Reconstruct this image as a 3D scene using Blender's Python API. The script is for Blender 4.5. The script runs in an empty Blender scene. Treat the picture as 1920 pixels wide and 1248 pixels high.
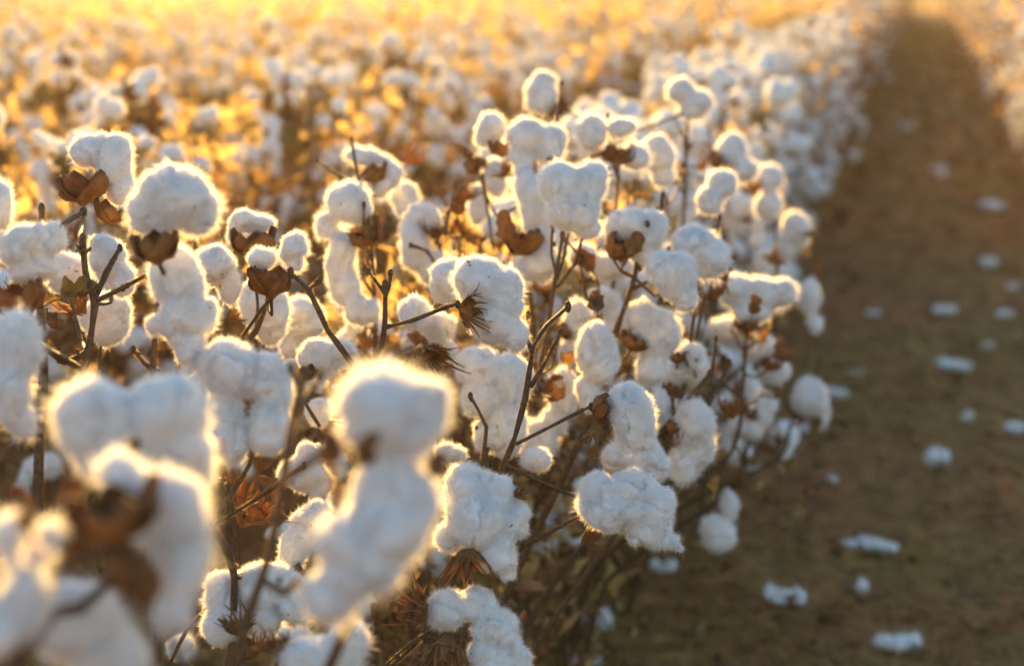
import bpy, math, random
import numpy as np
from mathutils import Vector, Matrix, Euler
rng = np.random.default_rng(7); random.seed(7)
R = math.radians
S = bpy.context.scene

# ---------------------------------------------------------------- camera, sky, sun, exposure
FPX = 3583.0; CAMH = 1.10; YAW = 12.0; HORIZ = -44.0
PITCH = math.degrees(math.atan((624 - HORIZ) / FPX))
cam = bpy.data.cameras.new('camera'); camo = bpy.data.objects.new('camera', cam); S.collection.objects.link(camo)
camo.location = (0, 0, CAMH); camo.rotation_euler = (R(90 - PITCH), 0, R(YAW))
cam.sensor_width = 36; cam.lens = 36 * FPX / 1920; cam.clip_start = .05; cam.clip_end = 2000
cam.dof.use_dof = True; cam.dof.focus_distance = 1.80; cam.dof.aperture_fstop = 4.2
cam.dof.aperture_blades = 0
S.camera = camo
SUN_AZ = 20; SUN_EL = 9.5          # degrees left of the row direction (+Y), above the horizon
w = bpy.data.worlds.new('World'); S.world = w; w.use_nodes = True
nt = w.node_tree; bg = nt.nodes['Background']; sky = nt.nodes.new('ShaderNodeTexSky')
sky.sky_type = 'NISHITA'; sky.sun_disc = False
sky.sun_elevation = R(SUN_EL); sky.sun_rotation = R(-SUN_AZ); sky.dust_density = 1.0; sky.ozone_density = 2.0
nt.links.new(sky.outputs[0], bg.inputs[0]); bg.inputs[1].default_value = 0.07
sl = bpy.data.lights.new('sun', 'SUN'); so = bpy.data.objects.new('sun', sl); S.collection.objects.link(so)
sl.energy = 5.0; sl.angle = R(0.5); sl.color = (1.0, .58, .15)
sd = Vector((-math.sin(R(SUN_AZ)) * math.cos(R(SUN_EL)), math.cos(R(SUN_AZ)) * math.cos(R(SUN_EL)), math.sin(R(SUN_EL))))
so.rotation_euler = sd.to_track_quat('Z', 'Y').to_euler(); so.location = (-3, 8, 6)
S.view_settings.view_transform = 'Standard'; S.view_settings.look = 'None'; S.view_settings.gamma = 1
S.view_settings.exposure = 2.4
try:
    S.cycles.use_adaptive_sampling = True
    S.cycles.max_bounces = 7; S.cycles.diffuse_bounces = 3; S.cycles.transmission_bounces = 4; S.cycles.volume_bounces = 0
except Exception: pass

CM = camo.rotation_euler.to_matrix()
RIGHT, UP, BACK = CM.col[0].copy(), CM.col[1].copy(), CM.col[2].copy()
def P(px, py, d):                      # a point of the place seen at pixel (px,py) at depth d metres
    return Vector((0, 0, CAMH)) + RIGHT * ((px - 960) / FPX * d) - UP * ((py - 624) / FPX * d) - BACK * d

# ---------------------------------------------------------------- numpy noise
_perm = np.random.default_rng(3).permutation(256); _perm = np.concatenate([_perm, _perm, _perm])
_g = np.random.default_rng(4).normal(size=(256, 3)); _g /= np.linalg.norm(_g, axis=1)[:, None]
def noise3(p):
    p = np.asarray(p, float); i = np.floor(p).astype(int); f = p - i; i &= 255
    u = f * f * f * (f * (f * 6 - 15) + 10); out = 0
    for dx in (0, 1):
        for dy in (0, 1):
            for dz in (0, 1):
                h = _perm[_perm[_perm[(i[:, 0] + dx) & 255] + ((i[:, 1] + dy) & 255)] + ((i[:, 2] + dz) & 255)]
                gv = _g[h]; d = f - np.array([dx, dy, dz])
                wgt = (u[:, 0] if dx else 1 - u[:, 0]) * (u[:, 1] if dy else 1 - u[:, 1]) * (u[:, 2] if dz else 1 - u[:, 2])
                out = out + wgt * (gv * d).sum(1)
    return out

# ---------------------------------------------------------------- materials
def mat(name):
    m = bpy.data.materials.new(name); m.use_nodes = True; n = m.node_tree; n.nodes.clear()
    o = n.nodes.new('ShaderNodeOutputMaterial'); return m, n, o
def ramp(n, fac, cols):
    r = n.nodes.new('ShaderNodeValToRGB'); e = r.color_ramp.elements
    while len(e) < len(cols): e.new(.5)
    for k, (p, c) in enumerate(cols): e[k].position = p; e[k].color = (*c, 1)
    n.links.new(fac, r.inputs[0]); return r.outputs[0]
def tnoise(n, scale, detail=4, rough=.6, space='Object', vec_scale=None):
    t = n.nodes.new('ShaderNodeTexCoord'); x = n.nodes.new('ShaderNodeTexNoise')
    x.inputs['Scale'].default_value = scale; x.inputs['Detail'].default_value = detail; x.inputs['Roughness'].default_value = rough
    src = t.outputs[space]
    if vec_scale:
        mp = n.nodes.new('ShaderNodeMapping'); mp.inputs['Scale'].default_value = vec_scale
        n.links.new(src, mp.inputs[0]); src = mp.outputs[0]
    n.links.new(src, x.inputs['Vector']); return x.outputs['Fac']
def lint_material(name, sss):
    m, n, o = mat(name)
    f = tnoise(n, 130, 6, .7); f2 = tnoise(n, 38, 4, .6)
    col = ramp(n, f2, [(.25, (.74, .725, .70)), (.6, (.83, .825, .815))])
    oi = n.nodes.new('ShaderNodeObjectInfo'); f3 = tnoise(n, 22, 3, .5); mm = n.nodes.new('ShaderNodeMath'); mm.operation = 'MULTIPLY'
    mr = n.nodes.new('ShaderNodeMapRange'); mr.inputs[1].default_value = .5; mr.inputs[2].default_value = .72; mr.inputs[4].default_value = .75
    n.links.new(f3, mr.inputs[0]); n.links.new(mr.outputs[0], mm.inputs[0]); n.links.new(oi.outputs['Random'], mm.inputs[1])
    mx = n.nodes.new('ShaderNodeMix'); mx.data_type = 'RGBA'; mx.inputs[7].default_value = (.66, .56, .40, 1)
    n.links.new(mm.outputs[0], mx.inputs[0]); n.links.new(col, mx.inputs[6]); col = mx.outputs[2]
    add = n.nodes.new('ShaderNodeMath'); add.operation = 'MULTIPLY_ADD'; add.inputs[1].default_value = .5
    n.links.new(f, add.inputs[0]); n.links.new(f2, add.inputs[2])
    b = n.nodes.new('ShaderNodeBump'); b.inputs['Strength'].default_value = .55; b.inputs['Distance'].default_value = .004
    n.links.new(add.outputs[0], b.inputs['Height'])
    if sss:
        p = n.nodes.new('ShaderNodeBsdfPrincipled'); p.inputs['Roughness'].default_value = 1
        p.inputs['Specular IOR Level'].default_value = 0
        p.inputs['Subsurface Weight'].default_value = 1
        p.inputs['Subsurface Radius'].default_value = (1, .82, .62); p.inputs['Subsurface Scale'].default_value = .0085
        n.links.new(col, p.inputs['Base Color']); n.links.new(b.outputs[0], p.inputs['Normal'])
        n.links.new(p.outputs[0], o.inputs[0])
    else:
        d = n.nodes.new('ShaderNodeBsdfDiffuse'); t = n.nodes.new('ShaderNodeBsdfTranslucent'); x = n.nodes.new('ShaderNodeMixShader')
        x.inputs[0].default_value = .28
        for s in (d, t): n.links.new(col, s.inputs[0]); n.links.new(b.outputs[0], s.inputs['Normal'])
        n.links.new(d.outputs[0], x.inputs[1]); n.links.new(t.outputs[0], x.inputs[2]); n.links.new(x.outputs[0], o.inputs[0])
    return m
def thin_material(name, cols, trans=.4, scale=60, rough=.8, bump=.3, tcol=None):
    m, n, o = mat(name)
    f = tnoise(n, scale, 5, .65); col = ramp(n, f, cols)
    b = n.nodes.new('ShaderNodeBump'); b.inputs['Strength'].default_value = bump; b.inputs['Distance'].default_value = .003
    n.links.new(f, b.inputs['Height'])
    d = n.nodes.new('ShaderNodeBsdfPrincipled'); d.inputs['Roughness'].default_value = rough; d.inputs['Specular IOR Level'].default_value = .25
    n.links.new(col, d.inputs['Base Color']); n.links.new(b.outputs[0], d.inputs['Normal'])
    if trans > 0:
        t = n.nodes.new('ShaderNodeBsdfTranslucent'); x = n.nodes.new('ShaderNodeMixShader'); x.inputs[0].default_value = trans
        if tcol: t.inputs[0].default_value = (*tcol, 1)
        else: n.links.new(col, t.inputs[0])
        n.links.new(d.outputs[0], x.inputs[1]); n.links.new(t.outputs[0], x.inputs[2]); n.links.new(x.outputs[0], o.inputs[0])
    else: n.links.new(d.outputs[0], o.inputs[0])
    return m
M_LINT = lint_material('cotton_lint', True)
M_LINT2 = lint_material('cotton_lint_plain', False)
mz, n, o = mat('cotton_fuzz')
d = n.nodes.new('ShaderNodeBsdfDiffuse'); t = n.nodes.new('ShaderNodeBsdfTranslucent'); x = n.nodes.new('ShaderNodeMixShader')
d.inputs[0].default_value = t.inputs[0].default_value = (.92, .91, .89, 1); x.inputs[0].default_value = .6
n.links.new(d.outputs[0], x.inputs[1]); n.links.new(t.outputs[0], x.inputs[2]); n.links.new(x.outputs[0], o.inputs[0])
M_FUZZ = mz
M_BUR = thin_material('dry_bur', [(.3, (.12, .05, .018)), (.55, (.32, .14, .045)), (.8, (.46, .23, .08))], .28, 45, .7, .5)
M_BRACT = thin_material('dry_bract', [(.3, (.22, .105, .04)), (.6, (.44, .235, .09)), (.85, (.60, .39, .19))], .42, 70)
M_LEAF = thin_material('dry_leaf', [(.3, (.17, .085, .035)), (.6, (.34, .185, .080)), (.85, (.48, .31, .15))], .32, 35)
M_OLIVE = thin_material('olive_leaf', [(.3, (.16, .12, .04)), (.7, (.36, .28, .11))], .4, 35)
M_STEM = thin_material('dry_stem', [(.3, (.055, .03, .016)), (.55, (.13, .075, .035)), (.8, (.24, .15, .07))], 0, 220, .65, .6)
M_HAIR = thin_material('stem_hair', [(.3, (.5, .33, .15)), (.8, (.65, .48, .26))], .5, 60)
M_STRAW = thin_material('dry_straw', [(.3, (.24, .15, .05)), (.7, (.48, .33, .14))], .45, 30)
M_GOLD = thin_material('golden_dry_leaf', [(.3, (.38, .24, .08)), (.6, (.60, .42, .17)), (.85, (.72, .56, .28))], .5, 25)
M_GRASS = thin_material('grass_blades', [(.3, (.32, .20, .04)), (.7, (.52, .35, .09))], .4, 25)
m, n, o = mat('soil')
f1 = tnoise(n, 1.3, 6, .6); f2 = tnoise(n, 30, 8, .7)
c1 = ramp(n, f2, [(.3, (.21, .085, .030)), (.5, (.41, .18, .064)), (.72, (.54, .30, .13))])
c2 = ramp(n, f2, [(.3, (.18, .095, .028)), (.5, (.34, .19, .055)), (.72, (.46, .29, .10))])
mx = n.nodes.new('ShaderNodeMix'); mx.data_type = 'RGBA'
mr = n.nodes.new('ShaderNodeMapRange'); mr.inputs[1].default_value = .42; mr.inputs[2].default_value = .6
n.links.new(f1, mr.inputs[0]); n.links.new(mr.outputs[0], mx.inputs[0]); n.links.new(c1, mx.inputs[6]); n.links.new(c2, mx.inputs[7])
p = n.nodes.new('ShaderNodeBsdfPrincipled'); p.inputs['Roughness'].default_value = .95; p.inputs['Specular IOR Level'].default_value = .1
b = n.nodes.new('ShaderNodeBump'); b.inputs['Strength'].default_value = .8; b.inputs['Distance'].default_value = .02
n.links.new(f2, b.inputs['Height']); n.links.new(mx.outputs[2], p.inputs['Base Color']); n.links.new(b.outputs[0], p.inputs['Normal']); n.links.new(p.outputs[0], o.inputs[0])
M_SOIL = m

# ---------------------------------------------------------------- mesh building
class MB:
    def __init__(s): s.v = []; s.f = []; s.n = 0
    def add(s, v, f, mi=0, smooth=True):
        v = np.asarray(v, float).reshape(-1, 3); f = np.asarray(f, int)
        s.v.append(v); s.f.append((f + s.n, mi, smooth)); s.n += len(v)
    def xform(s, M):
        M = np.array(M); out = MB()
        for v in s.v: out.v.append(v @ M[:3, :3].T + M[:3, 3])
        out.f = list(s.f); out.n = s.n; return out
    def join(s, o):
        base = s.n
        s.v += o.v; s.f += [(f + base, mi, sm) for f, mi, sm in o.f]; s.n += o.n
    def mesh(s, name, mats):
        me = bpy.data.meshes.new(name); v = np.concatenate(s.v)
        me.vertices.add(len(v)); me.vertices.foreach_set('co', v.astype(np.float32).ravel())
        li = np.concatenate([f.ravel() for f, _, _ in s.f]); tot = np.concatenate([np.full(len(f), f.shape[1]) for f, _, _ in s.f])
        mi = np.concatenate([np.full(len(f), m_) for f, m_, _ in s.f]); sm = np.concatenate([np.full(len(f), q) for f, _, q in s.f])
        me.loops.add(len(li)); me.loops.foreach_set('vertex_index', li.astype(np.int32))
        me.polygons.add(len(tot)); me.polygons.foreach_set('loop_start', np.concatenate([[0], np.cumsum(tot)[:-1]]).astype(np.int32))
        try: me.polygons.foreach_set('loop_total', tot.astype(np.int32))
        except Exception: pass
        me.polygons.foreach_set('material_index', mi.astype(np.int32)); me.polygons.foreach_set('use_smooth', sm.astype(bool))
        for q in mats: me.materials.append(q)
        me.update(calc_edges=True); return me
COL = S.collection
def link(name, data, parent=None, loc=None, **kw):
    ob = bpy.data.objects.new(name, data); COL.objects.link(ob)
    if parent is not None: ob.parent = parent
    if loc is not None: ob.location = loc
    return ob
def tag(o, label=None, cat=None, group=None, kind=None):
    if label: o['label'] = label
    if cat: o['category'] = cat
    if group: o['group'] = group
    if kind: o['kind'] = kind
    return o

def ico(sub):
    t = (1 + 5 ** .5) / 2
    v = [(-1, t, 0), (1, t, 0), (-1, -t, 0), (1, -t, 0), (0, -1, t), (0, 1, t), (0, -1, -t), (0, 1, -t), (t, 0, -1), (t, 0, 1), (-t, 0, -1), (-t, 0, 1)]
    f = [(0, 11, 5), (0, 5, 1), (0, 1, 7), (0, 7, 10), (0, 10, 11), (1, 5, 9), (5, 11, 4), (11, 10, 2), (10, 7, 6), (7, 1, 8), (3, 9, 4), (3, 4, 2), (3, 2, 6), (3, 6, 8), (3, 8, 9), (4, 9, 5), (2, 4, 11), (6, 2, 10), (8, 6, 7), (9, 8, 1)]
    v = [np.array(q, float) / np.linalg.norm(q) for q in v]
    for _ in range(sub):
        c = {}; nf = []
        def mid(a, b):
            k = (min(a, b), max(a, b))
            if k not in c: q = v[a] + v[b]; v.append(q / np.linalg.norm(q)); c[k] = len(v) - 1
            return c[k]
        for a, b, d in f:
            x, y, z = mid(a, b), mid(b, d), mid(d, a); nf += [(a, x, z), (b, y, x), (d, z, y), (x, y, z)]
        f = nf
    return np.array(v), np.array(f)
ICO = [ico(k) for k in range(4)]

def tube(mb, pts, rad, sides=7, mi=0, wob=.12, seed=0):
    pts = [Vector(p) for p in pts]; rg = np.random.default_rng(seed + 11)
    # resample with a smooth curve
    out = []; rr = []
    for i in range(len(pts) - 1):
        p0 = pts[max(i - 1, 0)]; p1 = pts[i]; p2 = pts[i + 1]; p3 = pts[min(i + 2, len(pts) - 1)]
        L = (p2 - p1).length; k = max(2, int(L / .018))
        for j in range(k):
            t = j / k
            q = .5 * ((2 * p1) + (p2 - p0) * t + (2 * p0 - 5 * p1 + 4 * p2 - p3) * t * t + (3 * p1 - p0 - 3 * p2 + p3) * t ** 3)
            out.append(q.lerp(p1.lerp(p2, t), .5)); rr.append(rad[i] + (rad[i + 1] - rad[i]) * t)
    out.append(pts[-1]); rr.append(rad[-1])
    V = []; nrm = None
    for i, p in enumerate(out):
        d = (out[min(i + 1, len(out) - 1)] - out[max(i - 1, 0)]).normalized()
        if nrm is None: nrm = d.orthogonal().normalized()
        nrm = (nrm - d * nrm.dot(d)).normalized(); bi = d.cross(nrm); r = rr[i] * (1 + wob * rg.normal())
        for s in range(sides):
            a = 2 * math.pi * s / sides; V.append(p + (nrm * math.cos(a) + bi * math.sin(a)) * r)
    n = len(out); F = []
    for i in range(n - 1):
        for s in range(sides):
            a = i * sides + s; b2 = i * sides + (s + 1) % sides; F.append((a, b2, b2 + sides, a + sides))
    mb.add([tuple(q) for q in V], F, mi)
    mb.add([tuple(q) for q in V[-sides:]] + [tuple(out[-1] + d * rr[-1])], [(s, (s + 1) % sides, sides) for s in range(sides)], mi)
    mb.add([tuple(q) for q in V[:sides]] + [tuple(out[0])], [((s + 1) % sides, s, sides) for s in range(sides)], mi)

def sheet(mb, G, th, mi=0):                     # G: (n,m,3) grid of points -> closed thin solid
    G = np.asarray(G, float); n, m_ = G.shape[:2]
    du = np.gradient(G, axis=0); dv = np.gradient(G, axis=1); N = np.cross(du, dv); N /= (np.linalg.norm(N, axis=2, keepdims=True) + 1e-12)
    A = (G + N * th / 2).reshape(-1, 3); B = (G - N * th / 2).reshape(-1, 3); k = n * m_
    idx = np.arange(k).reshape(n, m_)
    q = np.stack([idx[:-1, :-1], idx[1:, :-1], idx[1:, 1:], idx[:-1, 1:]], -1).reshape(-1, 4)
    F = [q, q[:, ::-1] + k]
    bd = list(idx[0, :]) + list(idx[1:, -1]) + list(idx[-1, :-1][::-1]) + list(idx[1:-1, 0][::-1])
    e = np.array([(bd[i], bd[(i + 1) % len(bd)], bd[(i + 1) % len(bd)] + k, bd[i] + k) for i in range(len(bd))])
    F.append(e); mb.add(np.concatenate([A, B]), np.concatenate(F), mi)

def bur_mb(size, seed, n=5, openness=1.0, wide=.5):      # dry carpels round +Z, base at the origin
    rg = np.random.default_rng(seed); mb = MB()
    for k in range(n):
        if n > 3 and rg.random() < .07: continue
        ph = 2 * math.pi * (k + rg.normal() * .08) / n; op = openness * (1 + rg.normal() * .15); L = size * (1 + rg.normal() * .1)
        T = np.linspace(0, 1, 9); U = np.linspace(-1, 1, 7); G = np.zeros((9, 7, 3)); ca, sa = math.cos(ph), math.sin(ph)
        for i, t in enumerate(T):
            r = L * (.10 + .82 * op * math.sin(1.5 * t ** .9)) ; z = L * (.95 * t ** 1.5 - .05) - L * .25 * max(0, t - .75) * op
            wd = L * wide * (math.sin(math.pi * min(1, (t * .93 + .07)) ** .8) ** .8 * (1 - .25 * t) + .02) * (1 if t < .98 else .05)
            for j, u in enumerate(U):
                rr = r - abs(u) ** 2 * L * .16 ; yy = u * wd
                G[i, j] = (rr * ca - yy * sa, rr * sa + yy * ca, z + abs(u) ** 2 * L * .09)
        G += (noise3(G.reshape(-1, 3) * 70 + seed * 3).reshape(9, 7, 1)) * L * .12
        sheet(mb, G, .0012)
    v, f = ICO[2]; mb.add(v * np.array([.2, .2, .14]) * size + np.array([0, 0, -.02 * size]), f)
    return mb
def bract_mb(size, seed, n=3, teeth=9):         # frilly dried bracts round +Z
    rg = np.random.default_rng(seed); mb = MB()
    for k in range(n):
        ph = 2 * math.pi * (k + rg.normal() * .1) / n; ca, sa = math.cos(ph), math.sin(ph); L = size * (1 + rg.normal() * .1); op = .55 + rg.random() * .5
        def pt(t, a):
            r = L * (.08 + .75 * op * math.sin(1.25 * t)); z = L * t * .8; y = math.sin(a) * L * .62 * min(1, t * 1.6)
            r2 = r - (1 - math.cos(a)) * L * .35; return (r2 * ca - y * sa, r2 * sa + y * ca, z)
        A = np.linspace(-1.15, 1.15, 11); G = np.array([[pt(t, a * (.35 + .65 * t / .6)) for a in A] for t in np.linspace(0.02, .6, 6)])
        G += noise3(G.reshape(-1, 3) * 90 + seed).reshape(6, 11, 1) * L * .08
        sheet(mb, G, .0006)
        for q in range(teeth):
            a = -1.12 + 2.24 * q / (teeth - 1); Lt = L * (.55 + .25 * math.cos(a)) * (.8 + rg.random() * .5)
            p0 = Vector(pt(.57, a)); p1 = Vector(pt(.75, a * 1.05)); dr = (p1 - p0).normalized(); side = Vector((-sa, ca, 0)); cu = Vector(rg.normal(size=3)) * .35 + Vector((ca, sa, 0)) * rg.normal() * .4
            G2 = []
            for t in np.linspace(0, 1, 7):
                c = p0 + dr * Lt * t + cu * Lt * t * t * .6; wd = L * .075 * (1 - t) ** .8 + .0002
                G2.append([c - side * wd, c + side * wd * .0 + Vector((ca, sa, 0)) * wd * .3, c + side * wd])
            sheet(mb, np.array(G2), .0005)
    return mb
def leaf_mb(size, seed, curl=1.0):              # crumpled dry lobed leaf; stalk at the origin, blade along +X
    rg = np.random.default_rng(seed); mb = MB(); a, b = rg.random(2) * 6; nu, nv = 17, 13
    G = np.zeros((nu, nv, 3))
    for i, t in enumerate(np.linspace(0, 1, nu)):
        lob = .34 + .16 * abs(math.sin(t * 3.1 * 1.5 + .4)); wd = size * lob * (math.sin(math.pi * min(.999, t * .97 + .02)) ** .55)
        for j, u in enumerate(np.linspace(-1, 1, nv)):
            y = u * wd; x_ = size * (t - .12 * abs(u) * math.sin(3 * t)); z = curl * (abs(u) ** 1.6 * wd * .8 + size * .25 * t * t)
            G[i, j] = (x_, y * (1 - .25 * curl * abs(u)), z)
    q = G.reshape(-1, 3); n_ = noise3(q / size * 3.5 + seed * 1.7); n2 = noise3(q / size * 9 + seed)
    G[..., 2] += (n_ * .30 + n2 * .09).reshape(nu, nv) * size; G[..., 1] += (n2 * .07).reshape(nu, nv) * size
    sheet(mb, G, .0006); tube(mb, [(-size * .5, 0, -size * .2), (-size * .2, 0, -.02 * size), (0, 0, 0)], [.0012, .001, .001], 5)
    return mb

# ---------------------------------------------------------------- lint: union of soft lobes, remeshed, wrinkled, with fuzz
PEND = []
def lint_job(key, lobes, voxel, fuzz, flen, seed, mats=None, extra=None):
    """lobes: list of (centre(3), radii(3), 3x3 rotation)"""
    mb = MB(); v, f = ICO[3]
    for c, r, Q in lobes: mb.add((v * np.array(r)) @ np.array(Q).T + np.array(c), f)
    me = mb.mesh('tmp', []); ob = bpy.data.objects.new('tmp', me); COL.objects.link(ob)
    rm = ob.modifiers.new('r', 'REMESH'); rm.mode = 'VOXEL'; rm.voxel_size = voxel
    sm = ob.modifiers.new('s', 'SMOOTH'); sm.factor = .5; sm.iterations = max(3, int(.010 / voxel))
    PEND.append((key, ob, voxel, fuzz, flen, seed, mats, extra))
LINT = {}
def run_jobs():
    bpy.context.view_layer.update(); dg = bpy.context.evaluated_depsgraph_get()
    for key, ob, voxel, fuzz, flen, seed, mats, extra in PEND:
        me = bpy.data.meshes.new_from_object(ob.evaluated_get(dg)); nv = len(me.vertices)
        V = np.zeros(nv * 3, np.float32); me.vertices.foreach_get('co', V); V = V.reshape(-1, 3).astype(float)
        N = np.zeros(nv * 3, np.float32); me.vertices.foreach_get('normal', N) if False else None
        vn = np.zeros(nv * 3, np.float32); me.vertex_normals.foreach_get('vector', vn); N = vn.reshape(-1, 3).astype(float)
        Q = np.zeros(len(me.loops), np.int32); me.loops.foreach_get('vertex_index', Q); Q = Q.reshape(-1, 4)
        o_ = seed * 7.13
        h = noise3(V * 30 + o_) * .0075 + noise3(V * 70 + o_) * .0028 - np.abs(noise3(V * 48 + o_ + 9)) * .0040 + noise3(V * 170 + o_) * .0014
        h -= np.exp(-np.abs(noise3(V * 21 + o_ + 3) + .25 * noise3(V * 70 + o_)) / .05) * .0042
        if key[0] == 'f': h += noise3(V * 55 + o_ + 30) * .010
        if voxel < .003: h += noise3(V * 380 + o_) * .0012
        V = V + N * h[:, None]
        mb = MB(); mb.add(V, Q, 0)
        area = len(Q) * voxel ** 2; k = int(area * 1e4 * fuzz); rg = np.random.default_rng(seed + 99)
        if k:
            fi = rg.integers(0, len(Q), k); wts = rg.dirichlet([1, 1, 1, 1], k)
            p0 = (V[Q[fi]] * wts[..., None]).sum(1); nn = N[Q[fi, 0]]
            clump = noise3(p0 * 120 + 5)[:, None]
            sw = np.stack([noise3(p0 * 60 + 20), noise3(p0 * 60 + 40), noise3(p0 * 60 + 60)], 1) * 1.6
            dr = nn * (.55 + .5 * rg.random((k, 1))) + sw + rg.normal(size=(k, 3)) * .35; dr /= np.linalg.norm(dr, axis=1)[:, None]
            L = flen * (.35 + rg.random((k, 1)) ** 2 * 1.6) * (1 + 1.3 * clump + 1.1 * noise3(p0 * 34 + 80)[:, None])
            sd_ = np.cross(dr, rg.normal(size=(k, 3))); sd_ /= np.linalg.norm(sd_, axis=1)[:, None]
            wd = .00009 if voxel < .002 else (.00014 if voxel < .003 else .0003)
            cv = rg.normal(size=(k, 3)) * .5
            p0 = p0 + nn * .0002; p1 = p0 + dr * L * .5; p2 = p1 + (dr + cv) * L * .35; p3 = p2 + (dr + cv * 1.8) * L * .25
            W = np.stack([p0 - sd_ * wd, p0 + sd_ * wd, p1 + sd_ * wd * .9, p1 - sd_ * wd * .9, p2 + sd_ * wd * .7, p2 - sd_ * wd * .7, p3], 1).reshape(-1, 3)
            base = np.arange(k)[:, None] * 7
            mb.add(W, np.concatenate([base + [0, 1, 2, 3], base + [3, 2, 4, 5]]), 1, False)
            mb.add(np.zeros((0, 3)), np.zeros((0, 3), int), 1)
            mb.f.append((base + [5, 4, 6] + (mb.n - len(W)), 1, False))
        if key in H:                                # leaf crumbs caught on the lint
            k = int(area * 420); fi = rg.integers(0, len(Q), k); p0 = V[Q[fi, 0]] + N[Q[fi, 0]] * .0012; nn = N[Q[fi, 0]]
            t1 = np.cross(nn, rg.normal(size=(k, 3))); t1 /= np.linalg.norm(t1, axis=1)[:, None]; t2 = np.cross(nn, t1); L = rg.uniform(.0008, .0028, (k, 1)); W = L * rg.uniform(.15, .45, (k, 1))
            cr = np.stack([p0 - t1 * L, p0 - t2 * W, p0 + t1 * L * .8 + nn * L * .7, p0 + t2 * W, p0 + nn * .0006], 1).reshape(-1, 3); b0 = np.arange(k)[:, None] * 5
            mb.add(cr, np.concatenate([b0 + q for q in ([0, 1, 4], [1, 2, 4], [2, 3, 4], [3, 0, 4])]), 2, False)
        if extra is not None: mb.join(extra)
        LINT[key] = mb.mesh('lint', mats or ([M_LINT, M_FUZZ, M_BUR] if key in H else [M_LINT, M_FUZZ]))
        bpy.data.meshes.remove(me); tm = ob.data; bpy.data.objects.remove(ob); bpy.data.meshes.remove(tm)
    PEND.clear()

def rotz(a): return np.array(Matrix.Rotation(a, 3, 'Z'))
def align(d, spin=0):                            # rotation taking +Z to d
    return Vector(d).normalized().to_track_quat('Z', 'Y').to_matrix() @ Matrix.Rotation(spin, 3, 'Z')

# ---------------------------------------------------------------- foreground bolls, measured from the photograph: lobes (x,y,rx,ry[,tilt]) in pixels at depth d
# bur: (x,y,r, ux,uy, kind[, ddepth]) centre, size, opening direction on screen, kind b=carpels f=frilly c=both
H = {}
def hb(k, d, lobes, burs=()): H[k] = (d, lobes, burs)
hb('a1', 1.80, [(903,530,50,55,0),(945,552,42,58,-10),(925,598,52,50,0),(966,628,25,28,0),(893,515,38,38,0)], [(872,580,36,.5,.1,'f',-.022)])
hb('a2', 1.80, [(1185,775,42,60,-15),(1203,808,30,40,-20),(1166,745,28,27,0),(1180,830,22,20,0)], [(1128,765,36,.95,-.1,'b',-.006),(1112,810,26,.1,1,'f',0)])
hb('a3', 1.78, [(1130,915,42,34,0),(1185,916,52,44,0),(1226,955,42,52,25),(1158,960,58,42,0),(1218,1000,46,28,-12),(1250,1016,30,15,-18),(1276,1028,10,9,0),(1112,945,24,38,0)], [(1105,995,22,.3,1,'f',.01)])
hb('a4', 1.78, [(872,918,42,48,0),(922,926,48,44,0),(958,978,34,46,-10),(898,975,62,58,0),(935,1030,38,46,15),(950,1074,18,22,15),(842,1008,28,30,0)], [(880,1040,46,.0,1,'f',-.012),(968,925,22,.7,-.7,'f',.004)])
hb('a5', 1.76, [(840,1140,42,40,0),(893,1132,42,36,0),(930,1180,45,45,-20),(915,1235,50,40,0),(975,1225,20,34,-15)], [(838,1210,60,-.15,.9,'f',-.03),(790,1150,42,-.8,-.5,'f',.0)])
hb('a6', 1.84, [(776,588,32,34,0),(825,612,32,30,0),(846,655,17,22,0),(800,605,22,26,0)], [(792,660,48,.2,.5,'f',-.03)])
hb('a7', 2.02, [(833,530,30,44,0),(852,512,30,30,0)])
hb('a8', 2.02, [(903,690,50,42,0),(950,712,50,54,0),(905,738,42,46,0),(948,800,40,60,0),(908,815,24,32,0)])
hb('a9', 1.76, [(585,985,40,45,20),(555,1020,34,50,20),(600,960,30,28,0)], [(560,1062,16,-.2,1,'f',-.01)])
hb('a10', 1.68, [(415,1110,38,44,0),(425,1165,42,44,0),(500,1095,58,46,0),(560,1130,40,46,0),(490,1160,44,42,0)], [(450,1180,36,-.1,-.8,'f',-.04)])
hb('a11', 1.40, [(600,1238,78,48,0),(655,1200,34,42,0)], [(520,1215,32,-.2,-.8,'f',0)])
hb('a12', 1.55, [(426,692,58,60,0),(508,712,40,56,0),(425,800,44,78,-8),(505,790,40,62,5),(530,730,22,50,0)], [(468,770,32,.0,-1,'b',.02)])
hb('a13', 1.00, [(735,762,110,84,0),(770,800,60,52,0),(690,800,60,40,0),(735,862,52,50,0),(738,925,76,52,0),(730,985,92,66,-25),(670,1045,90,78,35),(612,1110,58,52,30),(795,935,36,62,-10)], [(618,842,40,-.9,-.1,'b',-.01),(690,845,40,.9,0.1,'b',-.052),(818,868,30,.8,.3,'b',0)])
hb('a14', 1.15, [(180,785,74,74,0),(312,782,84,84,0),(245,860,96,60,0),(345,865,58,76,10),(352,930,34,46,0)], [(250,830,14,.1,.1,'b',-.075)])
hb('a15', .95, [(310,955,72,74,0),(220,885,42,34,0),(335,1065,44,70,0),(365,1005,32,58,0),(320,1150,44,50,0)], [(215,965,92,-.2,-.95,'b',-.04),(250,1075,62,-.2,.5,'b',-.035),(140,1030,42,-.9,-.3,'b',-.01)])
hb('a16', .97, [(125,1170,96,84,0),(200,1235,80,50,0),(70,1140,58,60,0)])
hb('a17', .88, [(18,1010,36,50,0),(92,1015,30,50,0),(55,1110,44,70,0),(0,1170,34,70,0)], [(48,975,26,0,-1,'b',-.02)])
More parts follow.
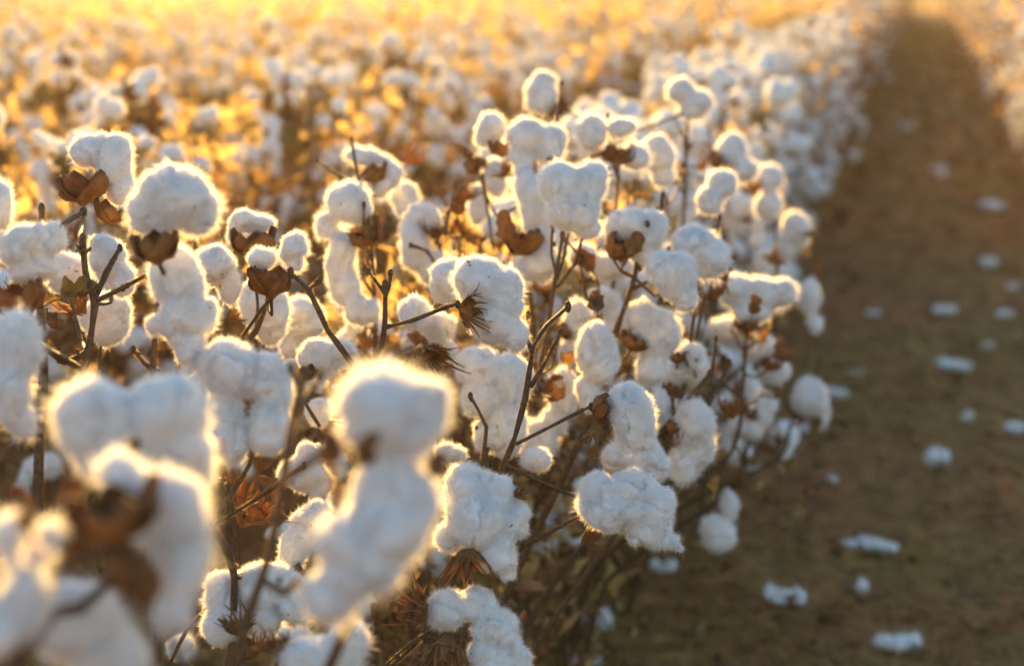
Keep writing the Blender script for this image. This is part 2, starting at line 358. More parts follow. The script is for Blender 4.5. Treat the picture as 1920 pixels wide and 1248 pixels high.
hb('a18', 1.85, [(218,300,34,52,0),(175,285,42,38,20),(228,345,26,40,0),(190,262,22,18,0)], [(152,352,56,-.1,-1,'b',-.026),(207,398,36,.25,-.9,'b',-.02)])
hb('a19', 1.50, [(325,368,64,58,0),(288,402,48,48,0),(370,400,38,50,0),(330,335,40,30,0)], [(292,462,58,-.1,-1,'b',-.028)])
hb('a20', 1.55, [(335,525,52,64,0),(345,595,50,58,0),(352,650,22,38,0),(290,612,20,26,0),(392,590,17,36,0)])
hb('a21', 1.80, [(405,500,44,40,0),(430,535,24,38,0)])
hb('a22', 1.65, [(-6,385,32,46,0)])
hb('a23', 1.60, [(42,465,42,40,0),(92,448,38,32,0),(62,505,48,30,0)], [(40,560,60,-.3,-.9,'b',-.01)])
hb('a24', 1.78, [(205,490,38,44,0),(228,525,25,34,0),(190,462,22,20,0)])
hb('a25', 1.85, [(120,515,46,42,0)])
hb('a26', 1.40, [(38,655,46,70,0),(25,730,40,64,0),(40,785,26,34,0)])
hb('a27', 1.95, [(205,595,46,50,0),(170,600,25,30,0)])
hb('a28', 2.00, [(495,570,44,66,0),(510,618,28,32,0)])
hb('a29', 1.78, [(550,462,29,34,0),(488,484,27,22,0),(555,490,18,22,0)], [(508,525,56,.05,-1,'b',-.022)])
hb('a30', 1.98, [(475,418,44,24,0),(440,435,16,22,0)], [(475,455,54,0,-1,'b',-.028)])
hb('a31', 2.20, [(655,382,44,40,0),(613,422,24,26,0),(645,470,24,40,0),(645,535,28,44,0),(680,580,34,28,-30),(632,500,20,36,0)], [(690,440,40,-.4,-.6,'b',-.01)])
hb('a32', 2.10, [(570,600,42,44,0),(548,640,26,34,0)])
hb('a33', 1.85, [(600,672,44,34,0),(585,712,26,34,0),(640,665,30,26,0)], [(575,700,22,.1,-.6,'b',-.03)])
hb('a35', 2.40, [(795,412,36,28,0),(778,460,32,46,0),(812,500,34,34,0)], [(812,440,24,.1,-1,'f',-.01)])
hb('a36', 2.55, [(758,372,28,34,0)])
hb('a37', 2.50, [(712,350,28,22,0),(690,295,46,16,10),(735,330,18,26,0)], [(700,325,32,0,-1,'b',-.02)])
hb('a38', 2.30, [(1032,272,32,44,0),(990,250,38,34,0),(978,300,24,34,0)])
hb('a39', 2.35, [(922,242,30,32,0),(905,255,20,20,0)], [(940,278,28,0,-1,'b',-.015)])
hb('a40', 2.10, [(1052,345,42,48,0),(1095,350,42,48,0),(1075,395,52,42,0),(1100,425,26,24,0),(1125,340,16,34,0)])
hb('a41', 2.25, [(1003,395,26,58,0),(985,345,22,40,0),(1015,440,26,34,0)])
hb('a42', 2.50, [(1108,250,28,38,0),(1168,242,26,20,0),(1190,295,28,26,0)], [(1155,290,34,.2,-.9,'b',-.015)])
hb('a43', 2.90, [(1275,172,28,28,0),(1302,198,36,26,-25)])
hb('a44', 2.80, [(1015,178,32,38,0),(1022,150,26,18,0)], [(1048,200,28,-.6,-.3,'b',-.01)])
hb('a45', 2.20, [(1178,422,42,36,0),(1218,432,36,42,0),(1208,472,38,22,0)], [(1158,465,38,.5,-.5,'b',-.02)])
hb('a46', 2.20, [(1305,462,44,42,0),(1332,488,34,40,0),(1295,490,30,26,0)])
hb('a47', 2.10, [(1270,515,42,52,0),(1285,550,28,34,0),(1240,500,28,34,0)])
hb('a48', 2.20, [(1232,622,46,52,0),(1205,592,34,34,0),(1222,685,32,38,0)], [(1190,640,34,.3,-.8,'b',-.015)])
hb('a49', 2.30, [(1298,682,32,46,0),(1270,700,30,26,0)], [(1270,670,20,0,-1,'b',-.02)])
hb('a50', 2.20, [(1302,795,40,52,0),(1285,870,34,44,0),(1315,840,26,38,0)], [(1262,800,22,.6,-.5,'b',-.01)])
hb('a51', 2.00, [(1200,855,44,38,0),(1232,870,24,34,0),(1155,860,34,28,0)])
hb('a52', 2.70, [(1382,545,38,34,0),(1425,555,40,38,0),(1470,548,26,28,0),(1410,585,40,20,0)], [(1400,610,26,0,-1,'b',-.01)])
hb('a53', 2.80, [(1360,620,38,24,0),(1420,650,36,26,-20),(1455,695,26,26,0)], [(1445,680,26,.2,-.7,'b',-.01)])
hb('a54', 2.80, [(1432,765,26,34,0),(1398,800,32,24,0)], [(1415,775,24,0,-1,'b',-.01)])
hb('a55', 3.20, [(1520,745,32,40,0),(1538,785,18,22,0)])
hb('a56', 2.75, [(1345,1000,36,34,0),(1368,945,20,32,0)], [(1350,1005,26,.5,-1,'f',.01)])
hb('a57', 2.30, [(1085,605,30,46,0),(1070,660,26,34,0)], [(1060,620,26,.6,-.4,'b',-.01)])
hb('a58', 2.50, [(1135,565,34,26,0),(1150,600,30,24,0)])
hb('a59', 2.20, [(1055,735,30,46,0),(1012,825,40,42,0),(1040,790,26,30,0)], [(1035,720,24,.6,.3,'b',-.01)])
hb('a60', 3.30, [(1520,555,17,36,0),(1526,610,16,18,0)])
hb('a61', 3.40, [(1490,430,30,34,0),(1470,460,22,26,0)])
hb('a62', 3.20, [(1375,288,30,36,0),(1395,318,28,22,0)], [(1345,300,30,.6,-.7,'b',-.01)])
hb('a63', 3.40, [(1440,335,28,28,0),(1440,385,28,28,0)])
hb('a64', 1.90, [(565,890,42,34,0),(585,850,30,24,0),(600,910,26,38,0)])
hb('a65', 1.92, [(600,768,24,30,0)])
hb('a66', 1.95, [(848,850,34,22,0),(1000,860,30,22,0)])
hb('a67', 2.25, [(672,612,22,20,0),(650,640,20,14,0)])
hb('a68', 2.25, [(1010,490,38,42,0),(975,515,26,30,0)], [(985,455,40,-.2,-.5,'b',-.02)])
hb('a69', 2.60, [(895,385,20,42,0),(930,330,22,38,0)], [(890,310,30,.2,.7,'b',0)])
hb('a70', 2.60, [(1230,290,34,38,0),(1240,330,24,22,0)])
hb('a71', 2.50, [(1355,345,30,30,0),(1330,375,26,26,0)])
hb('a72', 2.30, [(780,860,24,30,0),(680,1130,26,24,0)])
hb('a73', 2.10, [(1120,660,40,60,0),(1100,740,26,36,0)])
hb('a74', 2.20, [(340,1210,24,28,0)])
hb('a75', 2.40, [(1150,500,40,26,0),(1090,480,30,26,0)])

# plants: label, stem [(x,y,d)...] from top to bottom, twigs, boll keys, leaves (x,y,d,size_px,kind)
PL = []
def plant(label, stem, bolls, twigs=(), leaves=(), r=3.0): PL.append((label, stem, bolls.split(), twigs, leaves, r))
plant('cotton plant with a thin forked bud twig in sharp focus at the centre', [(722,535,1.78),(722,600,1.79),(716,645,1.80),(690,720,1.83)], 'a1 a6 a65', [[(718,615,1.79),(775,600,1.78),(835,576,1.77),(858,570,1.77)],[(722,550,1.78),(703,525,1.775),(690,508,1.77)],[(722,560,1.78),(730,535,1.78),(732,512,1.775)]])
plant('cotton plant with three pointed bolls spread beside the bare furrow, in sharp focus', [(1065,575,1.84),(1025,610,1.82),(1000,650,1.80),(985,745,1.80),(965,820,1.81),(945,870,1.84)], 'a2 a3 a51', [[(995,725,1.80),(1025,675,1.79),(1052,622,1.79)],[(968,832,1.81),(1035,798,1.80),(1085,772,1.79),(1108,762,1.79)],[(985,1022,1.80),(1045,990,1.79),(1102,958,1.79)],[(998,660,1.80),(985,625,1.81),(990,590,1.82)]], [(1115,560,2.0,44,'l')])
plant('low cotton plant with a broad pointed tuft over red bract teeth, bottom centre', [(905,870,1.95),(895,1000,1.93),(880,1100,1.93),(860,1240,1.93)], 'a4 a8 a66', [[(905,860,1.93),(912,800,1.93),(882,742,1.92)]])
plant('low cotton plant with a curled tuft and a dry bract fan at the bottom edge', [(795,1190,1.79),(740,1240,1.80),(715,1290,1.82)], 'a5', [[(830,1170,1.78),(770,1205,1.78),(725,1245,1.79)]], [(700,1165,2.0,60,'l')])
plant('tall blurred cotton stalk leaning in front of a pale tuft left of centre', [(572,700,1.22),(550,780,1.20),(535,880,1.19),(505,1040,1.18),(440,1235,1.17)], 'a11', [[(560,760,1.2),(585,730,1.22),(600,705,1.24)],[(492,1085,1.18),(530,1110,1.17),(560,1092,1.16)],[(553,770,1.2),(562,720,1.21),(545,690,1.22)]])
plant('closest cotton plant with one big blurred hourglass tuft and an orange bur', [(612,850,1.03),(640,960,1.06),(660,1150,1.08)], 'a13', [[(612,842,1.02),(560,880,1.05),(530,905,1.12)]])
plant('cotton plant with a twin lobed white tuft in the left foreground', [(150,880,1.2),(160,1000,1.2),(170,1240,1.2)], 'a14', [], [(55,960,1.05,60,'l')])
plant('nearest cotton plant at the lower left with a large brown bur across its tuft', [(240,1060,.96),(150,1140,.93),(40,1240,.91)], 'a15', [[(235,1020,.93),(120,1060,.92),(45,1190,.91)],[(245,1060,.97),(300,1150,.98),(360,1290,1.0)]], [(150,930,.98,50,'b')], 3.4)
plant('cotton plant cut by the bottom left corner of the frame', [(40,960,.92),(45,1040,.90),(28,1120,.89),(20,1260,.88)], 'a16 a17', [])
plant('tall cotton stalk with a bare forked top at the left edge', [(78,392,1.63),(78,450,1.63),(70,520,1.63),(78,600,1.62),(82,700,1.62),(72,930,1.62)], 'a22 a23 a26', [[(70,520,1.63),(35,500,1.62),(-15,478,1.61)],[(85,455,1.63),(120,420,1.66),(158,395,1.7)],[(150,690,1.6),(80,650,1.5),(20,605,1.45)]], [(115,560,1.7,75,'o'),(75,600,1.68,60,'l'),(20,575,1.7,50,'b')], 4.2)
plant('cotton plant whose top boll stands in a big brown bur, upper left', [(155,448,1.72),(160,510,1.72),(178,570,1.71),(165,660,1.70),(150,725,1.70),(120,800,1.71)], 'a18 a24 a25 a27', [[(178,565,1.71),(230,540,1.70),(275,515,1.68)],[(155,455,1.72),(150,440,1.78),(158,400,1.85)],[(165,660,1.70),(120,680,1.69),(90,655,1.68)],[(178,560,1.72),(200,510,1.74),(225,465,1.76)],[(300,700,1.8),(270,680,1.8),(250,655,1.8)]], [(150,470,1.71,40,'o'),(160,590,1.9,60,'b')], 4.0)
plant('cotton plant with a round tuft over a long hanging tuft, upper left', [(300,470,1.56),(298,560,1.60),(285,750,1.62)], 'a19 a20 a21', [])
plant('cotton plant carrying two hanging locks and crumpled brown leaves left of centre', [(470,780,1.6),(468,870,1.64),(400,985,1.62),(440,1080,1.66)], 'a12 a9 a64', [[(570,872,1.58),(480,935,1.6),(400,985,1.62)],[(400,985,1.62),(420,1030,1.64),(445,1065,1.66)],[(395,975,1.6),(350,920,1.6),(365,880,1.6)]], [(425,905,1.62,60,'l'),(485,880,1.64,75,'l'),(450,985,1.7,95,'b'),(520,945,1.7,60,'l')])
plant('low cotton plant with a mottled tuft split by a brown bract, lower left', [(500,1180,1.72),(450,1190,1.74),(420,1270,1.76)], 'a10 a74', [[(400,1130,1.74),(350,1180,1.75),(320,1240,1.76)]], [(470,1235,1.6,50,'b')])
plant('cotton plant with a heart shaped boll in a smooth brown bur behind a bare twig', [(505,520,1.82),(500,570,1.86),(480,620,1.88),(430,720,1.9)], 'a29 a30 a28', [[(520,545,1.79),(490,580,1.8),(455,630,1.82)]], [(560,520,1.82,30,'b')])
plant('cotton plant with a bare diagonal twig crossing to the central tuft', [(545,512,1.72),(580,545,1.73),(615,620,1.74),(660,682,1.75),(700,800,1.8)], 'a33 a32', [[(575,545,1.73),(600,525,1.74)],[(600,800,1.8),(575,760,1.8),(570,740,1.8)]], [(430,600,1.9,30,'b'),(620,690,1.9,30,'b')])
plant('cotton plant with a ragged rim lit string of lint behind the thin twigs', [(695,440,2.2),(700,520,2.22),(705,700,2.24)], 'a31 a67 a37', [[(695,430,2.2),(665,300,2.3),(660,262,2.35)],[(660,340,2.3),(620,320,2.35),(595,300,2.4)]], [(750,310,2.6,60,'b')])
plant('cotton plant with curled glowing locks left of the upright twigs', [(815,400,2.4),(825,500,2.42),(820,700,2.44)], 'a7 a35 a36', [[(835,440,2.3),(840,400,2.3)],[(770,460,2.3),(800,470,2.3),(820,500,2.3)]], [(865,380,2.5,40,'b'),(855,440,2.45,40,'b')])
plant('cotton plant topped by a small dark burred boll above a stack of lit tufts', [(1000,230,2.3),(1000,320,2.3),(985,380,2.31),(990,520,2.32),(1000,700,2.34)], 'a38 a39 a41 a68 a69', [[(905,330,2.5),(915,400,2.5),(925,470,2.5)]], [(960,450,2.2,60,'l'),(960,330,2.5,40,'b'),(880,300,2.6,46,'l')])
plant('cotton plant with a single wide pale tuft high right of centre', [(1055,440,2.12),(1045,500,2.13),(1035,560,2.14),(1010,700,2.16)], 'a40 a57 a59', [[(1100,560,2.3),(1085,480,2.25),(1060,450,2.2)]], [(1110,510,2.25,50,'l')])
plant('cotton plant with a brown burred boll standing above its neighbours in the near row', [(1160,300,2.5),(1155,400,2.5),(1140,600,2.52)], 'a42 a58 a75', [], [(1130,290,2.6,30,'b')])
plant('cotton plant with leaning stalk and crowded shaded tufts at the furrow side', [(1200,440,2.2),(1190,520,2.2),(1155,620,2.2),(1125,710,2.2),(1100,800,2.22)], 'a45 a47 a48 a73', [[(1180,545,2.2),(1230,520,2.2)]], [(1150,470,2.2,50,'l')], 3.6)
plant('cotton plant with a round pale tuft facing the furrow', [(1310,500,2.3),(1300,600,2.3),(1260,800,2.32)], 'a46 a49', [])
plant('cotton plant with a tall drooping tuft close to the furrow edge', [(1330,700,2.2),(1270,770,2.2),(1220,840,2.2),(1180,960,2.22)], 'a50', [[(1240,815,2.2),(1290,750,2.2),(1335,700,2.2)]])
plant('cotton plant with a twin tuft over brown burs leaning into the furrow', [(1400,600,2.72),(1395,700,2.74),(1370,850,2.76)], 'a52 a53', [], [(1310,590,2.7,40,'b')])
plant('low cotton plant with small dangling tufts beside the furrow litter', [(1415,790,2.82),(1400,840,2.82),(1370,920,2.84)], 'a54 a56', [])
plant('cotton plant with a lone lint tuft leaning furthest into the furrow', [(1500,760,3.2),(1480,800,3.2),(1460,860,3.22)], 'a55 a60', [])
plant('cotton plant topped by an oval lit tuft at the back of the near row', [(1290,210,2.9),(1285,320,2.9),(1270,480,2.92)], 'a43 a44 a70', [])
plant('cotton plant with a dark split bur beside a drooping tuft in the near row', [(1350,310,3.2),(1350,420,3.2),(1350,560,3.22)], 'a62 a71', [])
plant('cotton plant with stacked pale tufts near the furrow edge, mid distance', [(1450,340,3.4),(1455,480,3.4),(1450,620,3.42)], 'a61 a63', [])
plant('half hidden cotton plant with two little tufts behind the central one', [(700,1000,2.3),(715,1100,2.3),(700,1200,2.32)], 'a72', [[(700,1100,2.3),(740,1040,2.3),(770,990,2.3)]], [(740,1080,2.3,50,'l')])

for k, (d, lobes, burs) in H.items():
    s = d / FPX; c0 = P(np.mean([l[0] for l in lobes]), np.mean([l[1] for l in lobes]), d); rg = np.random.default_rng(sum(map(ord, k)) * 13)
    L3 = []
    for l in lobes:
        x_, y_, rx, ry = l[:4]; tl = l[4] if len(l) > 4 else 0
        rz = (rx * ry) ** .5 * .92
        c = P(x_, y_, d + rg.uniform(-.25, .25) * rz * s) - c0
        a = R(-tl); B = np.array([list(RIGHT * math.cos(a) + UP * math.sin(a)), list(-RIGHT * math.sin(a) + UP * math.cos(a)), list(BACK)]).T
        shrink = .97
        L3.append((tuple(c), (rx * s * shrink, ry * s * shrink, rz * s), B))
    near = abs(1 / d - 1 / 1.8) < .09
    lint_job(k, L3, .0019 if near else .0028, 170 if near else 90, .0024 if near else .0034, sum(map(ord, k)))

# shared lint variants for the rest of the field: bur at the origin, lint above and hanging
NV = 10
BURS = [bur_mb(.027 * (1 + .1 * k), 50 + k, 5 if k % 2 else 4, .8 + .1 * k) for k in range(4)]
for k in range(NV):
    rg = np.random.default_rng(200 + k); L3 = []; n_ = 4 + k % 2
    for j in range(n_):
        ph = 2 * math.pi * j / n_ + rg.random() * .6; r = .017 + rg.random() * .006
        L3.append(((math.cos(ph) * .018, math.sin(ph) * .018, .018 + rg.normal() * .006), (r, r * 1.05, r * 1.3), rotz(ph)))
    if k % 3 != 0:
        ph = rg.random() * 6.3; z = -.005
        for j in range(1 + k % 3):
            L3.append(((math.cos(ph) * .024 + rg.normal() * .004, math.sin(ph) * .024, z), (.019, .018, .024), rotz(0))); z -= .028
    ex = MB(); b2 = BURS[k % 4].xform(np.array(Matrix.Translation((0, 0, -.016))));
    b2.f = [(f, 2, sm) for f, _, sm in b2.f]
    lint_job(('v', k), L3, .0034, 9, .0045, 300 + k)
    lint_job(('w', k), L3, .0048, 5, .0055, 300 + k, [M_LINT2, M_FUZZ, M_BUR], b2)
run_jobs()

ME_BUR = [b_.mesh('bur', [M_BUR]) for b_ in BURS]
ME_LEAF = [leaf_mb(.05, 70 + k, .6 + .3 * k).mesh('dry_leaf', [M_LEAF if k != 2 else M_OLIVE]) for k in range(4)]
ME_GOLD = [leaf_mb(.075, 170 + k, .6 + .3 * k).mesh('dry_leaf', [M_GOLD if k % 2 else M_STRAW]) for k in range(4)]
ME_BRACT = [bract_mb(.026, 90 + k).mesh('bract', [M_BRACT]) for k in range(3)]

def add_hairs(mb, pts, rad, n, seed):            # short stalk hairs
    rg = np.random.default_rng(seed); pts = np.array([tuple(p) for p in pts]); k = n; seg = rg.integers(0, len(pts) - 1, k); t = rg.random((k, 1))
    p = pts[seg] * (1 - t) + pts[seg + 1] * t; ax = pts[seg + 1] - pts[seg]; ax /= np.linalg.norm(ax, axis=1)[:, None] + 1e-9
    d = rg.normal(size=(k, 3)); d -= ax * (d * ax).sum(1)[:, None]; d /= np.linalg.norm(d, axis=1)[:, None]
    sd_ = ax * .00010; a = p + d * rad * .8; b = a + (d + rg.normal(size=(k, 3)) * .3) * (.0012 + .0012 * rg.random((k, 1)))
    W = np.stack([a - sd_, a + sd_, b], 1).reshape(-1, 3); mb.add(W, np.arange(3 * k).reshape(k, 3), 1, False)

G_HERO = 'cotton plants of the near row in the foreground'
seedc = 0
for (label, stem, bolls, twigs, leaves, r) in PL:
    pts = [P(*q) for q in stem][::-1]; low = pts[0]
    rootxy = Vector((low.x + (-.62 - low.x) * (.65 if low.x > -.62 else .1) + random.uniform(-.02, .02), low.y + random.uniform(.02, .12), 0.0)); root = link('cotton_plant', None, loc=rootxy)
    tag(root, label, 'cotton plant', G_HERO); root.empty_display_size = .1
    knee = rootxy.lerp(low, .45) + Vector((random.uniform(-.02, .02), 0, .03)); knee.x = rootxy.x * .8 + low.x * .2
    full = [rootxy - Vector((0, 0, .02)), knee] + pts
    rr = r / 1000; rads = [rr * 1.6, rr * 1.3] + list(np.linspace(rr * 1.1, rr * .62, len(pts)))
    mb = MB(); seedc += 1; tube(mb, [p - rootxy for p in full], rads, 8, seed=seedc)
    add_hairs(mb, [p - rootxy for p in pts], rr * .9, 700, seedc)
    for q in (pts[-1],):                           # terminal bud
        v, f = ICO[2]; mb.add(v * np.array([.0032, .0032, .006]) + np.array(q - rootxy), f)
    link('stem', mb.mesh('stem', [M_STEM, M_HAIR]), root)
    twigs = list(twigs)
    if stem[0][2] > 2.0:
        for _ in range(3):
            q = random.choice(stem[:2]); x1 = q[0] + random.gauss(0, 22); dx = random.gauss(0, 28); y0 = q[1] + random.uniform(20, 70)
            twigs.append([(q[0], y0, q[2]), (x1 + dx * .4, y0 - 45, q[2] + .02), (x1 + dx, y0 - random.uniform(70, 120), q[2] + random.uniform(-.03, .05))])
    for tw in twigs:
        tp = [P(*q) - rootxy for q in tw]; seedc += 1; mb = MB(); tube(mb, tp, list(np.linspace(rr * .75, rr * .5, len(tp))), 7, seed=seedc, wob=.15)
        add_hairs(mb, tp, rr * .6, 350, seedc)
        e = tp[-1] if tp[-1].z > tp[0].z else tp[0]
        v, f = ICO[2]; mb.add(v * np.array([.0026, .0026, .0042]) + np.array(e), f)
        for j in range(3):                          # nodes and bud scars
            q = tp[random.randrange(len(tp) - 1)].lerp(tp[-1], random.random()); mb.add(v * np.array([.0022, .0022, .003]) * (.6 + .5 * random.random()) * (rr / .003) + np.array(q), f)
        link('branch', mb.mesh('branch', [M_STEM, M_HAIR]), root)
    for bk in bolls:
        d, lobes, burs = H[bk]; c0 = P(np.mean([l[0] for l in lobes]), np.mean([l[1] for l in lobes]), d)
        bo = link('cotton_boll', LINT[bk], root, c0 - rootxy); s = d / FPX
        anchor = c0 + Vector((0, 0, -.01)) - BACK * .012
        for q in burs:
            bx_, by_, br, ux, uy, kd, dd = q; seedc += 1
            ax = RIGHT * ux - UP * uy + BACK * (.35 if kd == 'f' else .15); Q = align(ax, random.random() * 6)
            bp = P(bx_, by_, d + dd)
            if kd == 'b':
                sz = br * s * 1.0; bm = bur_mb(sz, seedc, 5, .85, .68); ob = link('bur', bm.mesh('bur', [M_BUR]), bo)
                bp = bp - ax.normalized() * sz * .45
            else:
                sz = br * s * 1.05; bm = bract_mb(sz, seedc, 4, 10); ob = link('bract', bm.mesh('bract', [M_BRACT]), bo)
                bp = bp - ax.normalized() * sz * .35
            ob.location = bp - c0; ob.rotation_euler = Q.to_euler()
            if q is burs[0]: anchor = bp
        # branch from the stalk to the boll
        z0 = anchor.z - .03; best = min(range(len(full)), key=lambda i: (full[i] - anchor).length + (full[i].z > anchor.z) * .05)
        a = full[best]
        if not any((P(*tw[-1]) - anchor).length < .035 for tw in twigs) and (a - anchor).length > .015:
            mid = a.lerp(anchor, .55) - Vector((0, 0, .15 * (a - anchor).length)) - BACK * .02; seedc += 1
            mb = MB(); tp = [a - rootxy, mid - rootxy, anchor - rootxy]; tube(mb, tp, [.0021, .0018, .0015], 7, seed=seedc); link('branch', mb.mesh('branch', [M_STEM]), root)
    extra = []
    if stem[0][2] > 1.9:
        for _ in range(9):
            q = random.choice(stem); extra.append((q[0] + random.gauss(0, 50), q[1] + random.uniform(-30, 160), q[2] + random.uniform(-.06, .12), random.uniform(28, 60) * 2 / q[2], random.choice('llbgb')))
    for (lx, ly, ld, lp, kd) in list(leaves) + extra:
        seedc += 1; sz = lp * ld / FPX; M_ = {'l': M_LEAF, 'o': M_OLIVE, 'b': M_BRACT, 'g': M_GOLD}[kd]
        lm = leaf_mb(sz, seedc, .9) if kd != 'b' else bract_mb(sz * .7, seedc, 3, 9)
        lo = link('dry_leaf' if kd != 'b' else 'bract', lm.mesh('dry_leaf', [M_]), root, P(lx, ly, ld) - rootxy)
        lo.rotation_euler = (random.uniform(-.9, .9), random.uniform(-1.2, .6), random.uniform(0, 6.28))

# ---------------------------------------------------------------- field plants
def variant(seed, lod, dense=True):
    rg = np.random.default_rng(seed); root = link('cotton_plant', None); root.empty_display_size = .1
    h = rg.uniform(.74, .90); pts = [Vector((0, 0, -.03))]; z = 0; x_ = y_ = 0.
    while z < h:
        z += h / 8; x_ += rg.normal() * .012; y_ += rg.normal() * .012; pts.append(Vector((x_, y_, min(z, h))))
    sm = MB(); tube(sm, pts, list(np.linspace(.0055, .0018, len(pts))), 7 if lod == 0 else 5, seed=seed)
    parts = []; az = rg.random() * 6.3; zz = .16 if dense else .30
    while zz < h - .02:
        t = zz / h; i = min(int(t * 8) + 1, len(pts) - 1); base = pts[i - 1].lerp(pts[i], .5); base.z = zz
        L = rg.uniform(.12, .30) * (1.08 - .62 * t); dr = Vector((math.cos(az), math.sin(az), rg.uniform(.15, .6))).normalized()
        e = base + dr * L; mid = base + dr * L * .5 + Vector((0, 0, .02)); sag = e + Vector((0, 0, -.02 * rg.random()))
        mb = sm if lod else MB(); tube(mb, [base, mid, sag], [.0026, .002, .0016], 6 if lod == 0 else 4, seed=seed)
        if not lod: link('branch', mb.mesh('branch', [M_STEM]), root)
        spots = [sag] + ([mid + Vector((rg.normal() * .015, rg.normal() * .015, .005))] if (L > .15 and rg.random() < (.5 if dense else .2)) else [])
        for q in spots: parts.append((q, dr))
        az += 2.4 + rg.normal() * .4; zz += rg.uniform(.035, .065)
    parts.append((pts[-1] + Vector((0, 0, -.01)), Vector((0, 0, 1))))
    link('stem', sm.mesh('stem', [M_STEM]), root)
    for q, dr in parts:
        k = int(rg.integers(0, NV)); o_ = link('cotton_boll', LINT[('v' if lod == 0 else 'w', k)], root, q)
        o_.rotation_euler = (rg.normal() * .45, rg.normal() * .45, rg.random() * 6.3); sc = rg.uniform(.74, 1.10) if dense else rg.uniform(.46, .76); o_.scale = (sc,) * 3
        if lod == 0:
            b_ = link('bur', ME_BUR[k % 4], o_, (0, 0, -.016))
            if rg.random() < .35: c_ = link('bract', ME_BRACT[k % 3], o_, (0, 0, -.024))
    if lod == 0 or not dense:
        for _ in range(10 if lod == 0 else 12):
            q, dr = parts[int(rg.integers(0, len(parts)))]
            l_ = link('dry_leaf', (ME_LEAF if lod == 0 else ME_GOLD)[int(rg.integers(0, 4))], root, q - dr * rg.uniform(.02, .09) - Vector((0, 0, rg.uniform(0, .05)))); l_.rotation_euler = tuple(rg.random(3) * 6.3)
    return root
def children_of(root): return list(root.children)
def copy_tree(root):
    r = root.copy(); COL.objects.link(r)
    for ch in root.children:
        c = ch.copy(); COL.objects.link(c); c.parent = r
        for g in ch.children:
            g2 = g.copy(); COL.objects.link(g2); g2.parent = c
    return r
VA = [variant(1000 + k, 0) for k in range(6)]; VD = [variant(1500 + k, 0, False) for k in range(5)]; usedD = set(); VB = [variant(2000 + k, 1) for k in range(6)]; VC = [variant(3000 + k, 1, False) for k in range(6)]
usedA, usedB, usedC = set(), set(), set()
def visible(x_, y_, z_=.6, mx=.06):
    v = Vector((x_, y_, z_)) - Vector((0, 0, CAMH)); d = -v.dot(BACK)
    if d < .3: return None
    u = v.dot(RIGHT) / d * FPX + 960
    return d if -200 - 300 / d < u < 2120 + 300 / d else None
rows = [-.60, -1.48, -2.38, .80, 1.80, 2.8] + [-.58 - .9 * i for i in range(3, 36)] + [3.9 + i for i in range(6)] + [-.58 - .9 * i for i in range(36, 62)] + [9.9 + i for i in range(5)]
spots = []
for ri, rx in enumerate(rows):
    y_ = 1.0
    while y_ < (150 if rx in (-.60, .80) else 108):
        sp = .155 if y_ < 14 else (.21 if y_ < 45 else (.45 if rx in (-.60, .80) else .85))
        y_ += sp * random.uniform(.75, 1.25); x_ = rx + random.gauss(0, .055)
        d = visible(x_, y_)
        if d is None: continue
        if rx == -.60 and d < 3.05 : continue
        if d > 102 and rx not in (-.60, .80): continue
        if rx < -1.5 and d > 13 and random.random() < .25: continue
        spots.append((d, x_, y_, rx))
# a few low filler plants behind and below the measured ones
FILL = [(-.66, 2.45), (-.78, 2.6), (-.60, 2.95), (-.72, 2.9), (-.58, 2.7), (-.86, 2.9)]
for (x_, y_) in FILL: spots.append((0.1 + .01 * y_, x_, y_, 99))
spots.sort()
LAB = {-.60: ('blurred cotton plant further back in the near row beside the bare furrow', 'cotton plants further back in the near row'),
       -1.48: ('out of focus cotton plant in the second row, across the narrow left furrow', 'cotton plants of the second row'),
       -2.38: ('out of focus cotton plant in the third row from the bare furrow, leftwards', 'cotton plants of the third row'),
       .80: ('blurred cotton plant in the row on the far right side of the bare furrow', 'cotton plants right of the furrow'),
       99: ('low cotton plant filling the gap behind the sharply focused bolls', 'low cotton plants behind the focused ones')}
NTH = 'nearest,second nearest,third nearest,fourth nearest,fifth nearest,sixth nearest,seventh nearest,eighth nearest,ninth nearest,tenth nearest,eleventh nearest,twelfth nearest'.split(',')
ORD = {-.60: '%s of the blurred cotton plants behind the focused part of the near row', -1.48: '%s out of focus cotton plant of the second row, across the narrow left furrow',
       -2.38: '%s out of focus cotton plant of the third row', .80: '%s cotton plant of the row right of the bare furrow', 99: '%s of the low cotton plants hidden behind the sharply focused bolls'}
cnt = {}
ind = spots[:290]; rest = spots[290:]
print('individual plants to d=', ind[-1][0], 'rest', len(rest))
for (d, x_, y_, rx) in ind:
    if d < 6.2 and rx == -.60: pool, used, k = VA, usedA, random.randrange(len(VA))
    elif d < 6.2: pool, used, k = VD, usedD, random.randrange(len(VD))
    elif rx in (-.60, .80): pool, used, k = VB, usedB, random.randrange(len(VB))
    else: pool, used, k = VC, usedC, random.randrange(len(VC))
    if len(used) < len(pool): k = len(used)
    if k in used: r = copy_tree(pool[k])
    else: r = pool[k]; used.add(k)
    sc = random.uniform(.90, 1.08); 
    if rx == 99: sc = random.uniform(.80, .9)
    r.location = (x_, y_, 0); r.rotation_euler = (random.gauss(0, .05), random.gauss(0, .05), random.random() * 6.28); r.scale = (sc, sc, sc)
    la, gr = LAB.get(rx, ('small blurred cotton plant in the golden field beyond the third row', 'cotton plants of the far rows'))
    cnt[rx] = cnt.get(rx, 0) + 1
    if rx in ORD and cnt[rx] <= len(NTH): la = ORD[rx] % NTH[cnt[rx] - 1]
    tag(r, la, 'cotton plant', gr)
